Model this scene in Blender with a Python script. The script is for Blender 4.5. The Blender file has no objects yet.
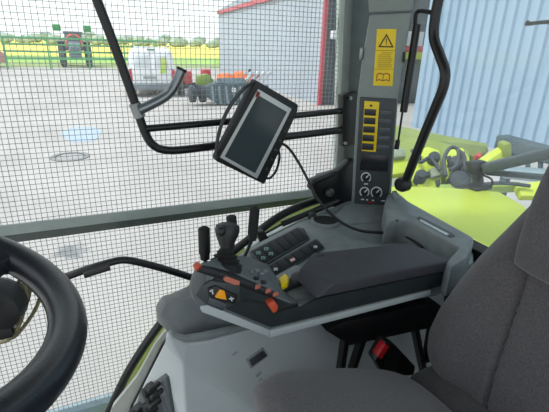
import bpy, bmesh, math, random
from mathutils import Vector as V, Matrix, noise
random.seed(7)
S = bpy.context.scene
COL = S.collection
# ------------------------------------------------------------------ camera
F, CX, CY = 415.0, 274.5, 206.0
az, pit, rol = map(math.radians, (25, 21.3, 1.8))
C = V((0, 0, 2.2))
fw = V((math.sin(az)*math.cos(pit), math.cos(az)*math.cos(pit), -math.sin(pit)))
r0 = V((math.cos(az), -math.sin(az), 0)); u0 = r0.cross(fw)
rt = r0*math.cos(rol) + u0*math.sin(rol)
up = -r0*math.sin(rol) + u0*math.cos(rol)
cd = bpy.data.cameras.new('camera'); cam = bpy.data.objects.new('camera', cd); COL.objects.link(cam)
M4 = Matrix((rt, up, -fw)).transposed().to_4x4(); M4.translation = C
cam.matrix_world = M4
cd.sensor_fit = 'HORIZONTAL'; cd.sensor_width = 36.0; cd.lens = F/549*36; cd.clip_start = .02; cd.clip_end = 2000
S.camera = cam
def ray(x, y): return fw + rt*((x-CX)/F) + up*((CY-y)/F)
def P(x, y, X=None, Y=None, Z=None, d=None):
    q = ray(x, y)
    t = d if d is not None else X/q.x if X is not None else Y/q.y if Y is not None else (Z-C.z)/q.z
    return C + q*t
def PX(v): return (V((v, 0, 0)), V((-1, 0, 0)))
def PY(v): return (V((0, v, 0)), V((0, -1, 0)))
def PZ(v): return (V((0, 0, v)), V((0, 0, 1)))
def P3(a, b, c):
    n = (b-a).cross(c-a).normalized()
    if n.dot(C-a) < 0: n = -n
    return (a, n)
def on(pl, x, y, off=0):
    q = ray(x, y); p0, n = pl
    return C + q*((p0+n*off-C).dot(n)/q.dot(n))
# ------------------------------------------------------------------ materials
def lin(h):
    h = h.lstrip('#'); o = []
    for i in (0, 2, 4):
        c = int(h[i:i+2], 16)/255
        o.append(c/12.92 if c <= .04045 else ((c+.055)/1.055)**2.4)
    return (*o, 1)
MATS = {}
def mat(name, col, rough=.6, metal=0, var=.12, scale=30, bump=0, bscale=400, spec=.5, sheen=0, emit=None):
    if name in MATS: return MATS[name]
    m = bpy.data.materials.new(name); m.use_nodes = True; nt = m.node_tree; b = nt.nodes['Principled BSDF']
    c = lin(col)
    tc = nt.nodes.new('ShaderNodeTexCoord')
    n = nt.nodes.new('ShaderNodeTexNoise'); n.inputs['Scale'].default_value = scale; n.inputs['Detail'].default_value = 4
    nt.links.new(tc.outputs['Object'], n.inputs['Vector'])
    r = nt.nodes.new('ShaderNodeValToRGB'); r.color_ramp.elements[0].position = .3; r.color_ramp.elements[1].position = .7
    r.color_ramp.elements[0].color = (*[x*(1-var) for x in c[:3]], 1); r.color_ramp.elements[1].color = (*[min(1, x*(1+var)) for x in c[:3]], 1)
    nt.links.new(n.outputs['Fac'], r.inputs['Fac']); nt.links.new(r.outputs['Color'], b.inputs['Base Color'])
    b.inputs['Roughness'].default_value = rough; b.inputs['Metallic'].default_value = metal
    b.inputs['Specular IOR Level'].default_value = spec
    if sheen: b.inputs['Sheen Weight'].default_value = sheen
    if bump:
        n2 = nt.nodes.new('ShaderNodeTexNoise'); n2.inputs['Scale'].default_value = bscale; n2.inputs['Detail'].default_value = 2
        nt.links.new(tc.outputs['Object'], n2.inputs['Vector'])
        bp = nt.nodes.new('ShaderNodeBump'); bp.inputs['Strength'].default_value = bump; bp.inputs['Distance'].default_value = .002
        nt.links.new(n2.outputs['Fac'], bp.inputs['Height']); nt.links.new(bp.outputs['Normal'], b.inputs['Normal'])
    if emit:
        b.inputs['Emission Color'].default_value = lin(col); b.inputs['Emission Strength'].default_value = emit
    MATS[name] = m; return m
def glassmat(name, tint, gloss=.06, dust=.05):
    m = bpy.data.materials.new(name); m.use_nodes = True; nt = m.node_tree; nt.nodes.clear()
    o = nt.nodes.new('ShaderNodeOutputMaterial'); mx = nt.nodes.new('ShaderNodeMixShader')
    t = nt.nodes.new('ShaderNodeBsdfTransparent'); g = nt.nodes.new('ShaderNodeBsdfGlossy')
    t.inputs['Color'].default_value = tint; g.inputs['Roughness'].default_value = .03
    lw = nt.nodes.new('ShaderNodeLayerWeight'); lw.inputs['Blend'].default_value = .5
    pw_ = nt.nodes.new('ShaderNodeMath'); pw_.operation = 'POWER'; pw_.inputs[1].default_value = 5
    mu = nt.nodes.new('ShaderNodeMath'); mu.operation = 'MULTIPLY_ADD'; mu.inputs[1].default_value = .5; mu.inputs[2].default_value = gloss
    nt.links.new(lw.outputs['Facing'], pw_.inputs[0]); nt.links.new(pw_.outputs[0], mu.inputs[0]); nt.links.new(mu.outputs[0], mx.inputs['Fac'])
    df = nt.nodes.new('ShaderNodeBsdfDiffuse'); df.inputs['Color'].default_value = (.8, .82, .8, 1); m2 = nt.nodes.new('ShaderNodeMixShader')
    tn = nt.nodes.new('ShaderNodeTexNoise'); tn.inputs['Scale'].default_value = 3; tn.inputs['Detail'].default_value = 6
    tm = nt.nodes.new('ShaderNodeMath'); tm.operation = 'MULTIPLY'; tm.inputs[1].default_value = dust*2; nt.links.new(tn.outputs['Fac'], tm.inputs[0]); nt.links.new(tm.outputs[0], m2.inputs['Fac'])
    nt.links.new(t.outputs[0], m2.inputs[1]); nt.links.new(df.outputs[0], m2.inputs[2]); nt.links.new(m2.outputs[0], mx.inputs[1]); nt.links.new(g.outputs[0], mx.inputs[2]); nt.links.new(mx.outputs[0], o.inputs['Surface'])
    MATS[name] = m; return m
black = mat('black_paint', '#0c0d0f', .38, var=.2)
blackp = mat('black_plastic', '#17191b', .5, bump=.15)
rubber = mat('rubber', '#121314', .75, bump=.2)
dgrey = mat('dark_grey_plastic', '#363d40', .5, bump=.12)
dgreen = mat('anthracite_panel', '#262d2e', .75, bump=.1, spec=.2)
padm = mat('armrest_pad', '#34353a', .62, bump=.3, bscale=900)
mgrey = mat('mid_grey_plastic', '#747b7c', .5, bump=.12)
podm = mat('pod_grey_plastic', '#5c6364', .5, bump=.12)
lgrey = mat('light_grey_plastic', '#a2aaac', .5, var=.05, scale=6, bump=.15)
pgrey = mat('pillar_plastic', '#7e8884', .5, var=.05, bump=.2)
shroud = mat('shroud_plastic', '#454c4f', .45, bump=.12)
fabric = mat('seat_fabric', '#555254', .95, var=.25, scale=260, bump=.5, bscale=700, sheen=.25)
fabricd = mat('seat_fabric_dark', '#4b494a', .95, var=.25, scale=260, bump=.5, bscale=700, sheen=.2)
wheelm = mat('wheel_leather', '#1b1f25', .3, var=.1, bump=.1)
yellow = mat('yellow_label', '#e8c81e', .5, var=.04)
yelsw = mat('yellow_switch', '#f0cf18', .4, var=.04)
amber = mat('amber_switch', '#f0a01a', .4, var=.04)
orange = mat('orange_plastic', '#c24f33', .45, var=.05)
redm = mat('red_plastic', '#a81018', .4, var=.05)
redlab = mat('red_label', '#b56a58', .5, var=.1)
white = mat('white_print', '#d6dadb', .5, var=.03)
greenp = mat('green_print', '#6f9a88', .5, var=.05)
pink = mat('pink_print', '#d8a8a4', .5)
steel = mat('steel', '#8d9294', .35, .7)
galv = mat('galvanised', '#a7b1aa', .5, .1, var=.15, scale=12)
barm = mat('bar_paint', '#8d9691', .5, var=.12, scale=9)
wirem = mat('guard_wire', '#8f9290', .6, .1)
silver = mat('silver_bezel', '#c6cac8', .4, .2, var=.03)
screenm = mat('screen_glass', '#3a4447', .22, var=.1, scale=6)
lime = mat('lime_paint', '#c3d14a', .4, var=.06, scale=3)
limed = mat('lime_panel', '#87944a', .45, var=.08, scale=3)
cream = mat('cream_sill', '#c3c5bd', .5, var=.06)
rope = mat('rope', '#6d684f', .9, var=.45, scale=500)
# ------------------------------------------------------------------ objects
def tag(o, label=None, cat=None, group=None, kind=None):
    if label: o['label'] = label
    if cat: o['category'] = cat
    if group: o['group'] = group
    if kind: o['kind'] = kind
    return o
def thing(name, label, cat, loc, group=None):
    o = bpy.data.objects.new(name, None); COL.objects.link(o); o.location = loc; o.empty_display_size = .05
    return tag(o, label, cat, group)
def root_loc(o):
    l = V((0, 0, 0))
    while o is not None: l += o.location; o = o.parent
    return l
class MB:
    def __init__(s): s.v = []; s.f = []
    def add(s, vs, fs):
        n = len(s.v); s.v += [V(v) for v in vs]; s.f += [tuple(i+n for i in f) for f in fs]; return s
    def box(s, c, size, R=None):
        c = V(c); hx, hy, hz = [k/2 for k in size]
        vs = [V((x, y, z)) for x in (-hx, hx) for y in (-hy, hy) for z in (-hz, hz)]
        if R is not None: vs = [R @ v for v in vs]
        return s.add([c+v for v in vs], [(0,1,3,2),(4,6,7,5),(0,4,5,1),(2,3,7,6),(0,2,6,4),(1,5,7,3)])
    def prism(s, pts, vec):
        n = len(pts); pts = [V(p) for p in pts]; vec = V(vec)
        return s.loft([pts, [p+vec for p in pts]])
    def loft(s, rings, cap=True, closed=True):
        n = len(rings[0]); b = len(s.v)
        for r in rings: s.v += [V(p) for p in r]
        for k in range(len(rings)-1):
            for i in range(n if closed else n-1):
                j = (i+1) % n
                s.f.append((b+k*n+i, b+k*n+j, b+(k+1)*n+j, b+(k+1)*n+i))
        if cap:
            s.f.append(tuple(b+i for i in range(n))[::-1]); s.f.append(tuple(b+(len(rings)-1)*n+i for i in range(n)))
        return s
    def tube(s, path, r, seg=12, smooth=6, closed=False):
        p = [V(a) for a in path]
        if smooth > 1 and len(p) > 2: p = catmull(p, smooth, closed)
        N = len(p); rings = []; nrm = None
        for i in range(N):
            t = ((p[(i+1) % N]-p[i-1]) if closed else (p[min(i+1, N-1)]-p[max(i-1, 0)])).normalized()
            if nrm is None:
                nrm = t.orthogonal().normalized()
            nrm = (nrm - t*nrm.dot(t)).normalized(); b = t.cross(nrm)
            rr = r(i/(N-1)) if callable(r) else r
            rings.append([p[i]+(nrm*math.cos(a)+b*math.sin(a))*rr for a in [2*math.pi*k/seg for k in range(seg)]])
        if closed: rings.append(rings[0])
        return s.loft(rings, cap=not closed)
    def lathe(s, p0, axis, prof, seg=20):
        p0 = V(p0); ax = V(axis).normalized(); e = ax.orthogonal().normalized(); g = ax.cross(e)
        return s.loft([[p0+ax*h+(e*math.cos(a)+g*math.sin(a))*max(rr, 1e-4) for a in [2*math.pi*k/seg for k in range(seg)]] for rr, h in prof])
    def blob(s, c, r, sub=2, amp=.25, sc=(1, 1, 1), freq=1.6):
        bm = bmesh.new(); bmesh.ops.create_icosphere(bm, subdivisions=sub, radius=1)
        sd = V((random.random()*50, random.random()*50, 0)); c = V(c)
        for v in bm.verts:
            k = 1+amp*noise.noise(v.co*freq+sd)
            v.co = V((v.co.x*sc[0], v.co.y*sc[1], v.co.z*sc[2]))*r*k
        bm.verts.ensure_lookup_table()
        s.add([c+v.co for v in bm.verts], [tuple(v.index for v in f.verts) for f in bm.faces]); bm.free(); return s
    def build(s, name, m, parent=None, bevel=0, smooth=True, angle=35, seg=2, label=None):
        base = root_loc(parent) if parent else V((0, 0, 0))
        if not parent:
            xs = [v.x for v in s.v]; ys = [v.y for v in s.v]
            base = V(((min(xs)+max(xs))/2, (min(ys)+max(ys))/2, min(v.z for v in s.v)))
        me = bpy.data.meshes.new(name); me.from_pydata([v-base for v in s.v], [], s.f)
        bm = bmesh.new(); bm.from_mesh(me); bmesh.ops.remove_doubles(bm, verts=bm.verts, dist=1e-6); bmesh.ops.recalc_face_normals(bm, faces=bm.faces)
        if bevel:
            ed = [e for e in bm.edges if len(e.link_faces) == 2 and e.calc_face_angle(0) > math.radians(25)]
            bmesh.ops.bevel(bm, geom=ed, offset=bevel, segments=seg, affect='EDGES', profile=.5, clamp_overlap=True)
        for f in bm.faces: f.smooth = smooth
        for e in bm.edges:
            if len(e.link_faces) == 2 and e.calc_face_angle(0) > math.radians(angle): e.smooth = False
        bm.to_mesh(me); bm.free(); me.materials.append(m)
        o = bpy.data.objects.new(name, me); COL.objects.link(o)
        if parent: o.parent = parent
        else: o.location = base
        if label: o['label'] = label
        return o
def catmull(p, n, closed=False):
    o = []; N = len(p)
    for i in range(N if closed else N-1):
        if closed: a, b, c, d = p[i-1], p[i], p[(i+1) % N], p[(i+2) % N]
        else: a, b, c, d = p[max(i-1, 0)], p[i], p[i+1], p[min(i+2, N-1)]
        for k in range(n):
            t = k/n
            o.append(.5*((2*b)+(c-a)*t+(2*a-5*b+4*c-d)*t*t+(3*b-a-3*c+d)*t**3))
    if not closed: o.append(p[-1])
    return o
def slab(name, pl, pts, th, m, parent, off=0, bevel=0, label=None):
    f = [on(pl, x, y, off) for x, y in pts]
    return MB().prism(f, -pl[1]*th).build(name, m, parent, bevel, label=label)
def slabs(mb, pl, pts, th, off=0):
    return mb.prism([on(pl, x, y, off) for x, y in pts], -pl[1]*th)
def struct(o): o['kind'] = 'structure'; return o
def copy_tree(o, parent=None):
    c = o.copy(); COL.objects.link(c); c.parent = parent
    for ch in list(o.children): copy_tree(ch, c)
    return c
def bar(mb, a, b, w, h=None):
    a, b = V(a), V(b); d = b-a; R = d.to_track_quat('X', 'Z').to_matrix()
    return mb.box((a+b)/2, (d.length, w, h or w), R)
RZ = lambda a: Matrix.Rotation(math.radians(a), 3, 'Z')

# ================================================================== OUTDOORS
# concrete yard with worn patches and one oil stain
cm = bpy.data.materials.new('concrete_yard'); cm.use_nodes = True; nt = cm.node_tree; b = nt.nodes['Principled BSDF']; b.inputs['Roughness'].default_value = .9
geo = nt.nodes.new('ShaderNodeNewGeometry')
n1 = nt.nodes.new('ShaderNodeTexNoise'); n1.inputs['Scale'].default_value = .5; n1.inputs['Detail'].default_value = 8
nt.links.new(geo.outputs['Position'], n1.inputs['Vector'])
rp = nt.nodes.new('ShaderNodeValToRGB'); rp.color_ramp.elements[0].position = .3; rp.color_ramp.elements[1].position = .72
rp.color_ramp.elements[0].color = lin('#aca7a3'); rp.color_ramp.elements[1].color = lin('#bfbbb7')
nt.links.new(n1.outputs['Fac'], rp.inputs['Fac'])
st = P(70, 252, Z=0)
mp = nt.nodes.new('ShaderNodeVectorMath'); mp.operation = 'SUBTRACT'; mp.inputs[1].default_value = st
nt.links.new(geo.outputs['Position'], mp.inputs[0])
n2 = nt.nodes.new('ShaderNodeTexNoise'); n2.inputs['Scale'].default_value = 7; nt.links.new(geo.outputs['Position'], n2.inputs['Vector'])
ln = nt.nodes.new('ShaderNodeVectorMath'); ln.operation = 'LENGTH'; nt.links.new(mp.outputs[0], ln.inputs[0])
ad = nt.nodes.new('ShaderNodeMath'); ad.operation = 'ADD'; nt.links.new(ln.outputs['Value'], ad.inputs[0])
ml = nt.nodes.new('ShaderNodeMath'); ml.operation = 'MULTIPLY'; ml.inputs[1].default_value = .35; nt.links.new(n2.outputs['Fac'], ml.inputs[0]); nt.links.new(ml.outputs[0], ad.inputs[1])
r2 = nt.nodes.new('ShaderNodeValToRGB'); r2.color_ramp.elements[0].position = .27; r2.color_ramp.elements[0].color = (.75, .75, .75, 1); r2.color_ramp.elements[1].position = .38; r2.color_ramp.elements[1].color = (0, 0, 0, 1)
nt.links.new(ad.outputs[0], r2.inputs['Fac'])
mx = nt.nodes.new('ShaderNodeMix'); mx.data_type = 'RGBA'; mx.inputs['B'].default_value = lin('#6d7276')
nt.links.new(r2.outputs['Color'], mx.inputs['Factor']); nt.links.new(rp.outputs['Color'], mx.inputs['A']); nt.links.new(mx.outputs['Result'], b.inputs['Base Color'])
def plane_obj(name, x0, x1, y0, y1, z, m, th=.2):
    return struct(MB().box(((x0+x1)/2, (y0+y1)/2, z-th/2), (x1-x0, y1-y0, th)).build(name, m, smooth=False))
plane_obj('ground', -60, 60, -30, 38, 0, cm)
plane_obj('grass_verge', -150, 150, 38, 44, -.02, mat('verge_grass', '#8d9a66', .95, var=.3, scale=.4))
plane_obj('meadow', -260, 260, 44, 64, -.02, mat('meadow_grass', '#93b55a', .95, var=.2, scale=.2))
plane_obj('field', -500, 500, 64, 420, -.02, mat('rape_field', '#e3d763', .95, var=.12, scale=.05))
# trees on the horizon
bark = mat('bark', '#5c5348', .9); leaf = mat('leaves', '#a6b8ab', .95, var=.2, scale=.7)
protos = []
for k in range(4):
    t = thing('tree', 'x', 'tree', (0, 0, 0)); 
    MB().tube([(0, 0, -.3), (0.1, 0, 1), (0, 0.1, 2)], .18, 6, 2).build('trunk', bark, t)
    m = MB()
    for q in range(5): m.blob((random.uniform(-1.8, 1.8), random.uniform(-1, 1), random.uniform(1.5, 3)), random.uniform(1.4, 2.1), 2, .5, (1.25, 1, .85))
    m.build('crown', leaf, t); protos.append(t)
for i in range(30):
    o = protos[i] if i < 4 else copy_tree(protos[i % 4])
    x = -34+i*3.6; o.location = (x, 176+(i % 2)*9, -.1); s = random.uniform(.8, .95)
    o.scale = (s, s, s*random.uniform(.85, 1.15))
    tag(o, 'distant grey-green tree in the continuous row on the horizon behind the yellow field', 'tree', 'trees on the horizon')
# green stripes of a reflection, built as an added rail fence
fm = mat('reflection_green', '#52ab6c', .5)
fz = [(37, 0), (43, 0), (49, 0), (56, 0)]
t = thing('reflection_rails', 'added green rail fence standing in for reflected stripes, with four horizontal rails at the far edge of the yard', 'fence', (0, 36, 0))
for z in (.72, 1.2, 1.68, 2.12):
    bar(MB(), (-4.5, 36, z), (6.2, 36.6, z), .06, .13).build('rail', fm, t)
for x in (-4.4, -1.7, 1, 3.6, 6.1): MB().box((x, 36.1+(x+4.5)*.056, 1.1), (.1, .08, 2.2)).build('post', fm, t)  # added posts of the reflection rails
# tractor seen from the front
tx, ty = .1, 40.0
gm = mat('tractor_grey', '#6f7b83', .5); tg = mat('tractor_green', '#2f9a4a', .45); tw = mat('tractor_tyre', '#4b5054', .85); og = mat('salmon_paint', '#e0795e', .5)
wnd = mat('dark_window', '#5f7078', .15)
t = thing('tractor', 'grey and green tractor parked facing the yard in front of the field', 'tractor', (tx, ty, 0))
for sx in (-1, 1):
    w = MB().lathe((tx+sx*1.0-.28, ty+1.4, .95), (1, 0, 0), [(.5, 0), (.9, .03), (.95, .12), (.95, .44), (.9, .53), (.5, .56)], 24).build('rear_wheel', tw, t)
    MB().lathe((tx+sx*1.0-.3, ty+1.4, .95), (1, 0, 0), [(.1, 0), (.48, .02), (.48, .58), (.1, .6)], 18).build('rim', gm, w)
    MB().lathe((tx+sx*.95-.2, ty-1.2, .62), (1, 0, 0), [(.3, 0), (.58, .03), (.62, .1), (.62, .32), (.58, .39), (.3, .42)], 20).build('front_wheel', tw, t)
    MB().box((tx+sx*1.15, ty+1.1, 2.95), (.62, .35, .5)).build('mirror', tg, t, .08)
    MB().box((tx+sx*1.0, ty+1.3, 1.9), (.62, 1.3, .1)).build('fender', gm, t, .04)
MB().loft([[(tx-a, ty+y, .8), (tx+a, ty+y, .8), (tx+a, ty+y, z), (tx-a, ty+y, z)] for a, y, z in ((.34, -1.8, 1.5), (.42, -1.5, 1.75), (.45, .6, 1.95))]).build('bonnet', gm, t, .05)
MB().loft([[(tx-a, ty+y, 1.2), (tx+a, ty+y, 1.2), (tx+c, ty+y2, 2.55), (tx-c, ty+y2, 2.55)] for a, c, y, y2 in ((.75, .65, .6, .75), (.75, .65, 2.1, 1.95))]).build('cab', wnd, t, .05)
MB().box((tx, ty+1.35, 2.62), (1.5, 1.5, .16)).build('cab_roof', gm, t, .06)
MB().tube([(tx-.55, ty-.1, 1.5), (tx-.5, ty-.1, 2.1), (tx-.2, ty-.1, 2.4), (tx+.2, ty-.1, 2.4), (tx+.5, ty-.1, 2.1), (tx+.55, ty-.1, 1.5)], .09, 8).build('loader_hoop', og, t)
MB().box((tx, ty-1.9, .75), (.8, .25, .35)).build('front_weight', gm, t, .05)
# estate car partly cut by the left edge
cred = mat('car_red', '#b98c88', .4); cwin = mat('car_window', '#59646b', .15); tyre = mat('car_tyre', '#2b2d2f', .85)
def car(name, label, loc, rot, body, L=4.2, W=1.75, H=1.5):
    t = thing(name, label, 'car', loc); R = RZ(rot); lc = V(loc)
    T = lambda p: lc+R @ V(p)
    pr = [(-L/2, .35), (-L/2, .8), (-L/2+.15, .92), (-L/2+1.0, 1.0), (-L/2+1.6, H), (L/2-.8, H), (L/2-.15, 1.0), (L/2, .85), (L/2, .35)]
    MB().loft([[T((x, y, z*(1 if abs(y) < W/2-.05 else .98))) for x, z in pr] for y in (-W/2, -W/2+.1, W/2-.1, W/2)]).build('body', body, t, .04)
    MB().loft([[T((x, y, z)) for x, z in [(-L/2+1.15, 1.03), (-L/2+1.66, H-.07), (L/2-.82, H-.07), (L/2-.3, 1.03)]] for y in (-W/2-.01, W/2+.01)]).build('side_windows', cwin, t)
    for sx in (-L/2+.8, L/2-.8):
        for sy in (-1, 1):
            MB().lathe(T((sx, sy*(W/2-.1)-.1, .32)), R @ V((0, 1, 0)), [(.15, 0), (.3, .02), (.32, .05), (.32, .16), (.3, .19), (.15, .2)], 16).build('wheel', tyre, t)
    return t
c0 = P(-4, 66, Z=0); car('estate_car', 'dull red car at the left edge in front of the added green fence', (c0.x-1.2, c0.y-1, 0), 10, cred)
# white van, seen from behind
vw = mat('van_white', '#f0f2f4', .35, var=.02); vgl = mat('van_window', '#d6dde0', .15, var=.03); vgr = mat('van_grey', '#7d878d', .6); lampr = mat('tail_lamp', '#c2303a', .35)
vx, vy = 2.8, 18.2; R = RZ(-8)
T = lambda x, y, z: V((vx, vy, 0))+R @ V((x, y, z))
van = thing('van', 'white delivery van seen from behind, parked in the yard before the field', 'van', (vx, vy, 0))
MB().loft([[T(x, y, z) for x, z in [(-.92*k, .32), (-.94*k, 1.0), (-.84*k, h-.18), (-.7*k, h), (.7*k, h), (.84*k, h-.18), (.94*k, 1.0), (.92*k, .32)]] for y, k, h in ((0, .95, 1.78), (.12, 1, 1.9), (2.6, 1, 1.92), (3.3, .97, 1.25), (4.3, .9, .95))]).build('body', vw, van, .05)
for sx in (-1, 1):
    d = MB().prism([T(sx*x, -.03, z) for x, z in ((.02, .55), (.72, .55), (.74, 1.1), (.66, 1.7), (.02, 1.72))], R @ V((0, .05, 0))).build('rear_door', vw, van, .015)
    MB().prism([T(sx*x, -.045, z) for x, z in ((.1, 1.15), (.66, 1.15), (.6, 1.62), (.1, 1.64))], R @ V((0, .03, 0))).build('rear_window', vgl, d, .01)
    MB().prism([T(sx*x, -.02, z) for x, z in ((.77, .62), (.93, .62), (.95, 1.02), (.79, 1.15))], R @ V((0, .1, 0))).build('tail_lamp', lampr, van, .02)
    MB().lathe(T(sx*.8-.1, .75, .33), R @ V((1, 0, 0)), [(.2, 0), (.31, .02), (.33, .05), (.33, .17), (.31, .2), (.2, .22)], 18).build('wheel', tyre, van)
    bar(MB(), T(sx*.72, .4, 1.97), T(sx*.72, 2.5, 1.98), .05).build('roof_rail', vgr, van)
MB().box(T(0, -.06, .42), (1.82, .2, .24), R).build('bumper', vgr, van, .05)
MB().box(T(-.1, -.06, .78), (.52, .02, .11), R).build('number_plate', mat('plate', '#9ea6a6', .4), van)
MB().box(T(0, .02, 1.86), (.3, .05, .06), R).build('brake_lamp', mat('green_trim', '#5b8f68', .5), van, .01)
MB().prism([T(x, -.055, z) for x, z in ((.32, .95), (.52, .95), (.6, 1.35), (.5, 1.6), (.36, 1.5))], R @ V((0, .012, 0))).build('decal', mat('decal_lime', '#c4df6a', .5), van)
# puddle
pw = mat('puddle_water', '#8fa8bf', .12, var=.04, scale=2); pc = P(82, 134, Z=0)
m = MB(); pts = [pc+V((math.cos(a)*.44*(1+.12*math.sin(3*a)), math.sin(a)*1.05*(1+.1*math.cos(2*a)), .001)) for a in [2*math.pi*k/28 for k in range(28)]]
tag(m.prism(pts, (0, 0, .004)).build('puddle', pw), 'pale blue oval puddle on the concrete beyond the black guard rail', 'puddle')

q = P(70, 157, Z=0)
t = thing('drain_cover', 'grey round drain cover in the concrete yard, nearer than the pale blue puddle', 'drain cover', q)
MB().lathe(q, (0, 0, 1), [(.36, 0), (.36, .02), (.27, .02), (.27, 0)], 28).build('ring', mat('drain_ring', '#8b8b8a', .8), t)
MB().lathe(q, (0, 0, 1), [(.001, .0), (.245, .0), (.245, .008), (.001, .008)], 28).build('lid', mat('drain_lid', '#a2a09e', .8), t)

# ------------------------------------------------ warehouse A (far, behind the mesh) and hall B (near)
bl = mat('blue_sheet', '#aab3bd', .5, var=.03, scale=.6); redt = mat('red_trim', '#c8505c', .5); roofm = mat('roof_sheet', '#8c959b', .6)
dkw = mat('dark_sheet', '#565d64', .6, var=.06)  # dark grey carries the gable's shade in its colour
def corrugated(p0, p1, z0, z1, period, depth, outward, mb):
    p0, p1 = V((*p0, 0)), V((*p1, 0)); d = (p1-p0); L = d.length; d.normalize(); o = V((*outward, 0)).normalized()
    n = int(L/period); line = []
    for i in range(n):
        for f, k in ((0, 0), (.32, 0), (.45, 1), (.87, 1)): line.append(p0+d*((i+f)*L/n)+o*depth*k)
    line.append(p1)
    back = [p1-o*.12, p0-o*.12]
    pts = line+back
    return mb.prism([p+V((0, 0, z0)) for p in pts], (0, 0, z1-z0))
A0, A1, Ae = (10.5, 33.6), (8.58, 14.6), (15.5, 13.9)
t = thing('warehouse', 'far grey-blue corrugated warehouse with red corner and eaves trims', 'building', (10, 24, 0))
corrugated(A1, A0, 0, 4.3, .33, .02, (-1, .1), MB()).build('wall', bl, t, smooth=False)
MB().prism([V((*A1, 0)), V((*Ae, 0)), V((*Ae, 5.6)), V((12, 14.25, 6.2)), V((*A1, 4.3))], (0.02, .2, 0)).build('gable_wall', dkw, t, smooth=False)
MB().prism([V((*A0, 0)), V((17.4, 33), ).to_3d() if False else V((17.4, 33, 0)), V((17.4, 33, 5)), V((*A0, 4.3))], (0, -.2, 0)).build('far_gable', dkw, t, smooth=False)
MB().prism([V((A1[0]-.15, A1[1]-.2, 4.32)), V((A0[0]-.15, A0[1]+.2, 4.32)), V((14, 33.6, 6.3)), V((12, 14.1, 6.3))], (0, 0, .12)).build('roof', roofm, t, smooth=False)
bar(MB(), (A1[0]-.1, A1[1]-.2, 4.3), (A0[0]-.1, A0[1]+.1, 4.3), .14, .2).build('eaves_trim', redt, t)
MB().box((A1[0]+.03, A1[1]-.04, 2.15), (.15, .15, 4.3)).build('corner_trim', redt, t)
q = P(335, 35, Y=14.35)
MB().box(q, (.32, .2, .3)).build('wall_lamp', mat('lamp_white', '#e4e8ea', .3), t, .04)
def signpanel(px, z0y, m, nm):
    a = P(px[0], z0y[1], Y=14.0); c = P(px[1], z0y[0], Y=14.0)
    return MB().box(((a.x+c.x)/2, 14.0, (a.z+c.z)/2), (c.x-a.x, .05, c.z-a.z)).build(nm, m, bn, .01)
q = P(408, 100, Y=13.9); 
bn = thing('banner', 'white, red and green banner on the gable seen beside the right gas strut', 'banner', (q.x, 14.0, q.z))
signpanel((398, 424), (32, 46), mat('banner_white', '#d5dde2', .5), 'upper_panel'); signpanel((398, 424), (46, 52), mat('banner_red', '#c04a58', .5), 'middle_panel'); signpanel((398, 424), (52, 59), mat('banner_lime', '#a9bd3a', .5), 'lower_panel')
t = thing('hall', 'near bright blue corrugated metal hall behind the lime machine', 'building', (9, 3, 0))
B0, B1 = (9.05, 9.75), (8.6, -6)
bl2 = mat('light_blue_sheet', '#93a9be', .5, var=.03, scale=.6)
corrugated(B0, B1, 0, 6.4, .28, .06, (-1, 0), MB()).build('wall', bl2, t, smooth=False)
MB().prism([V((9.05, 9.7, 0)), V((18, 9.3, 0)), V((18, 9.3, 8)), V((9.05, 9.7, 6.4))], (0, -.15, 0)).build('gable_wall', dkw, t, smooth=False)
MB().prism([V((8.3, 9.9, 6.42)), V((8.3, -6.2, 6.42)), V((18, -6.2, 8.2)), V((18, 9.9, 8.2))], (0, 0, .12)).build('roof', roofm, t, smooth=False)

# ------------------------------------------------ machines in the yard (between van and warehouse)
mteal = mat('curtain_grey', '#53636a', .6, var=.12, scale=4); mred = mat('machine_red', '#c8474c', .45); mor = mat('machine_orange', '#e0743a', .45); msil = mat('machine_silver', '#d5dce0', .4, .2); mdk = mat('machine_dark', '#3c444a', .6); mlime = mat('machine_lime', '#93ab55', .45); mw = mat('machine_white', '#e6e8e6', .5)
g0 = P(205, 105, Z=0); g1 = P(245, 112, Z=0)
t = thing('disc_mower', 'disc mower with grey curtains and a lime hood behind the monitor', 'mower', (g1.x, g1.y, 0))
a = P(207, 84, Y=15.6); 
pl = PY(15.2)
slab('curtain', pl, [(206, 87), (219, 82), (246, 85), (244, 110), (222, 106), (207, 97)], .5, mteal, t, 0, .03)
for k in range(5):
    x = 211+k*7; slab('curtain_strip', pl, [(x, 87), (x+2, 86), (x+4, 104), (x+2, 104)], .03, mat('curtain_light', '#8fa0a6', .6), t, .03)
slab('decal', pl, [(232, 88), (236, 88), (236, 92), (232, 92)], .03, mw, t, .04)
MB().loft([[V((x, y, z)) for y, z in ((15.3, .5), (15.3, .8), (15.8, .95), (16.2, .9), (16.2, .5))] for x in (4.9, 5.9)]).build('hood', mteal, t, .05)
slab('frame', PY(15.9), [(197, 76), (208, 74), (214, 80), (214, 98), (203, 98), (204, 86), (197, 84)], .3, mlime, t, 0, .03)
for x in (192, 202): MB().lathe(P(x, 94, Y=15.5)-V((.1, 0, 0)), (1, 0, 0), [(.1, 0), (.3, .02), (.3, .2), (.1, .22)], 16).build('wheel', mdk, t)
t = thing('rotary_tedder', 'red and orange rotary tedder folded beside the warehouse wall', 'tedder', (6.9, 17, 0))
pl = PY(17)
slab('frame', pl, [(221, 76), (262, 73), (262, 78), (223, 83)], .25, mred, t, 0, .03)
for x, y in ((227, 79), (243, 77)):
    MB().lathe(P(x, y, Y=16.7), (0, -.4, 1), [(.1, -.05), (.42, -.03), (.42, .06), (.2, .14), (.06, .2)], 18).build('rotor', mor, t)
slab('decal', pl, [(232, 76), (241, 75), (241, 79), (233, 80)], .03, mw, t, .06)
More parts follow.
